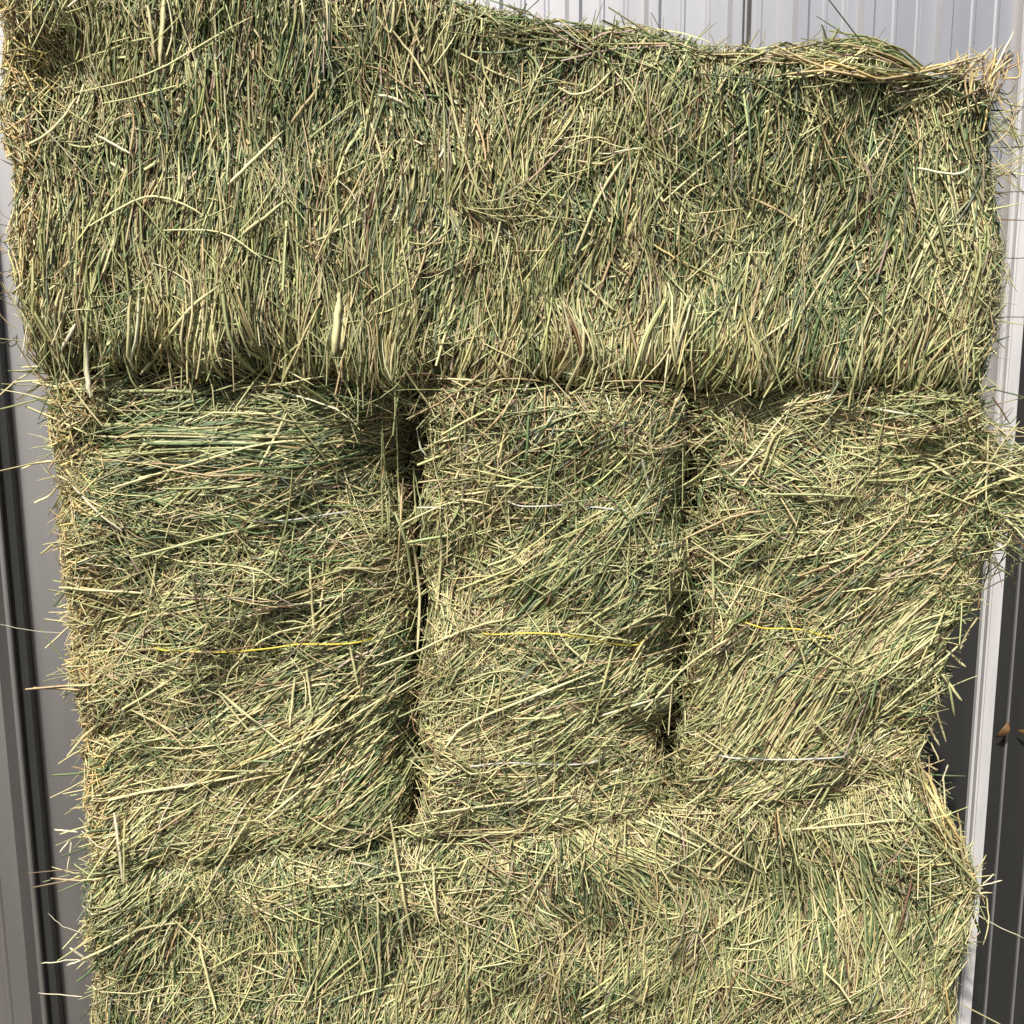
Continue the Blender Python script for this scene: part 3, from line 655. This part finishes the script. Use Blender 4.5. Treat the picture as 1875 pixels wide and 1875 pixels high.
S([(300, 1845), (320, 1770), (335, 1735)], 4); S([(1500, 1518), (1560, 1560), (1580, 1620), (1590, 1875)], 5, 'lime', .012); S([(1480, 1620), (1530, 1700), (1550, 1750)], 4.5, 'pale', .012); S([(1250, 1510), (1330, 1560), (1400, 1600)], 5, 'pale', .012); S([(1175, 1500), (1300, 1560)], 5, 'pale')
S([(960, 1665), (1015, 1565)], 6, 'pale', .012); S([(1300, 1710), (1420, 1570)], 4.5); S([(1450, 1520), (1660, 1500)], 4.5, 'pale', .012); S([(1600, 1430), (1720, 1545), (1800, 1628)], 5, 'lime', .012); S([(1690, 1430), (1760, 1540)], 6, 'gold', .008); S([(1330, 1420), (1250, 1480)], 4)
S([(670, 1610), (790, 1590), (830, 1590)], 5, 'lime', .012); S([(730, 1690), (780, 1660)], 5); S([(1178, 1790), (1180, 1700)], 5, 'yellow'); S([(1090, 1780), (1070, 1720)], 5)
for i in range(46):
    j = rng.normal(0, 1, 6); x0 = rng.uniform(1370, 1580); S([(x0+j[3]*22, 1560+j[0]*40), (x0+15+(x0-1470)*.4+j[5]*8, 1660+j[1]*30), (x0+20+(x0-1470)*.5+j[2]*30, 1770+j[4]*40)], rng.uniform(2.5, 4.5), ['lime', 'yellow', 'pale', 'green'][i % 4], .004+rng.uniform(0, .008))
for i in range(60):
    j = rng.normal(0, 1, 6); t = rng.uniform(0, 1); S([(1672+75*t+j[3]*10, 1415+150*t-30+j[0]*18), (1698+75*t+j[4]*7, 1450+160*t+j[1]*16), (1716+75*t+j[2]*15, 1490+150*t+j[5]*22)], rng.uniform(2.5, 4.5), ['gold', 'lime', 'pale', 'tan'][i % 4], rng.uniform(-.02, .01))
S([(1785, 1600), (1806, 1565)], 3, 'pale', -.01); S([(1800, 1618), (1820, 1600)], 3, 'white', -.01); S([(1795, 1622), (1835, 1612)], 3, 'white', -.01); S([(1806, 1640), (1810, 1690), (1800, 1730)], 3, 'pale', -.01); S([(1775, 1700), (1782, 1718), (1795, 1705)], 3.5, 'pink', -.01)
S([(1765, 1660), (1820, 1692), (1875, 1718)], 2, 'white', -.01); S([(1760, 1838), (1830, 1875), (1870, 1900)], 3.5, 'pale', -.01); S([(1730, 1800), (1745, 1900)], 4, 'gold')
for i in range(60):
    j = rng.normal(0, 1, 2); x0 = rng.uniform(300, 1650); S([(x0+j[0]*15, rng.uniform(1640, 1720)), (x0+j[1]*20, rng.uniform(1760, 1880))], rng.uniform(2.5, 5), ['lime', 'yellow', 'pale', 'tan'][i % 4], .006)
bridge(bt, st, [(160, 1605), (350, 1596), (560, 1570), (760, 1550)], 160, .35)
st.build('loose_stalks', M_HAY, BT)

# the bale below the photograph's lower edge, which carries the stack
lo = Bale([(207, 2203), (700, 2208), (1200, 2208), (1698, 2203)], [(280, 2688), (700, 2692), (1200, 2692), (1620, 2688)], [(235, 2400)], [(1665, 2400)], -.004, .62, .035, 6, .012)
LO = bale_thing(lo, 'hay bale standing on the dark ground under the whole stack')
lo.core('packed_hay', LO)
st = Strands()
lo.scatter(st, 26000, .03, .1, .0011, .0020, -.03, .003, H(85), .5, 'mass', 3)
st.build('stalk_mass', M_HAY, LO)

# two withered leaves caught on the dark door
def leaf(px, py, size, rot, label):
    p = at(px, py, WY-.004); n = 9
    V = []
    for i in range(n):
        t = i/(n-1); wd = size*.2*math.sin(math.pi*min(1, t*1.02))**.8+.0004; bend = .012*math.sin(t*2.6)
        for sg in (-1, 0, 1): V.append((sg*wd, -bend-abs(sg)*wd*.5, (t-.5)*size))
    Q = [(3*i+k, 3*i+k+1, 3*i+k+4, 3*i+k+3) for i in range(n-1) for k in (0, 1)]
    V = np.array(V); c, s_ = math.cos(rot), math.sin(rot)
    V = np.stack([V[:, 0]*c+V[:, 2]*s_, V[:, 1], -V[:, 0]*s_+V[:, 2]*c], -1)
    o = link('dry_leaf', from_arrays('dry_leaf', V, np.array(Q)), M_LEAF); o.location = p
    md = o.modifiers.new('thickness', 'SOLIDIFY'); md.thickness = .0006
    tag(o, label, 'leaf', 'withered leaves on the dark door')
leaf(1834, 1335, .046, .5, 'withered dull brown leaf stuck to the dark door beside the white trim')
leaf(1873, 1336, .026, 1.4, 'small withered brown leaf at the right edge, farther from the white trim')
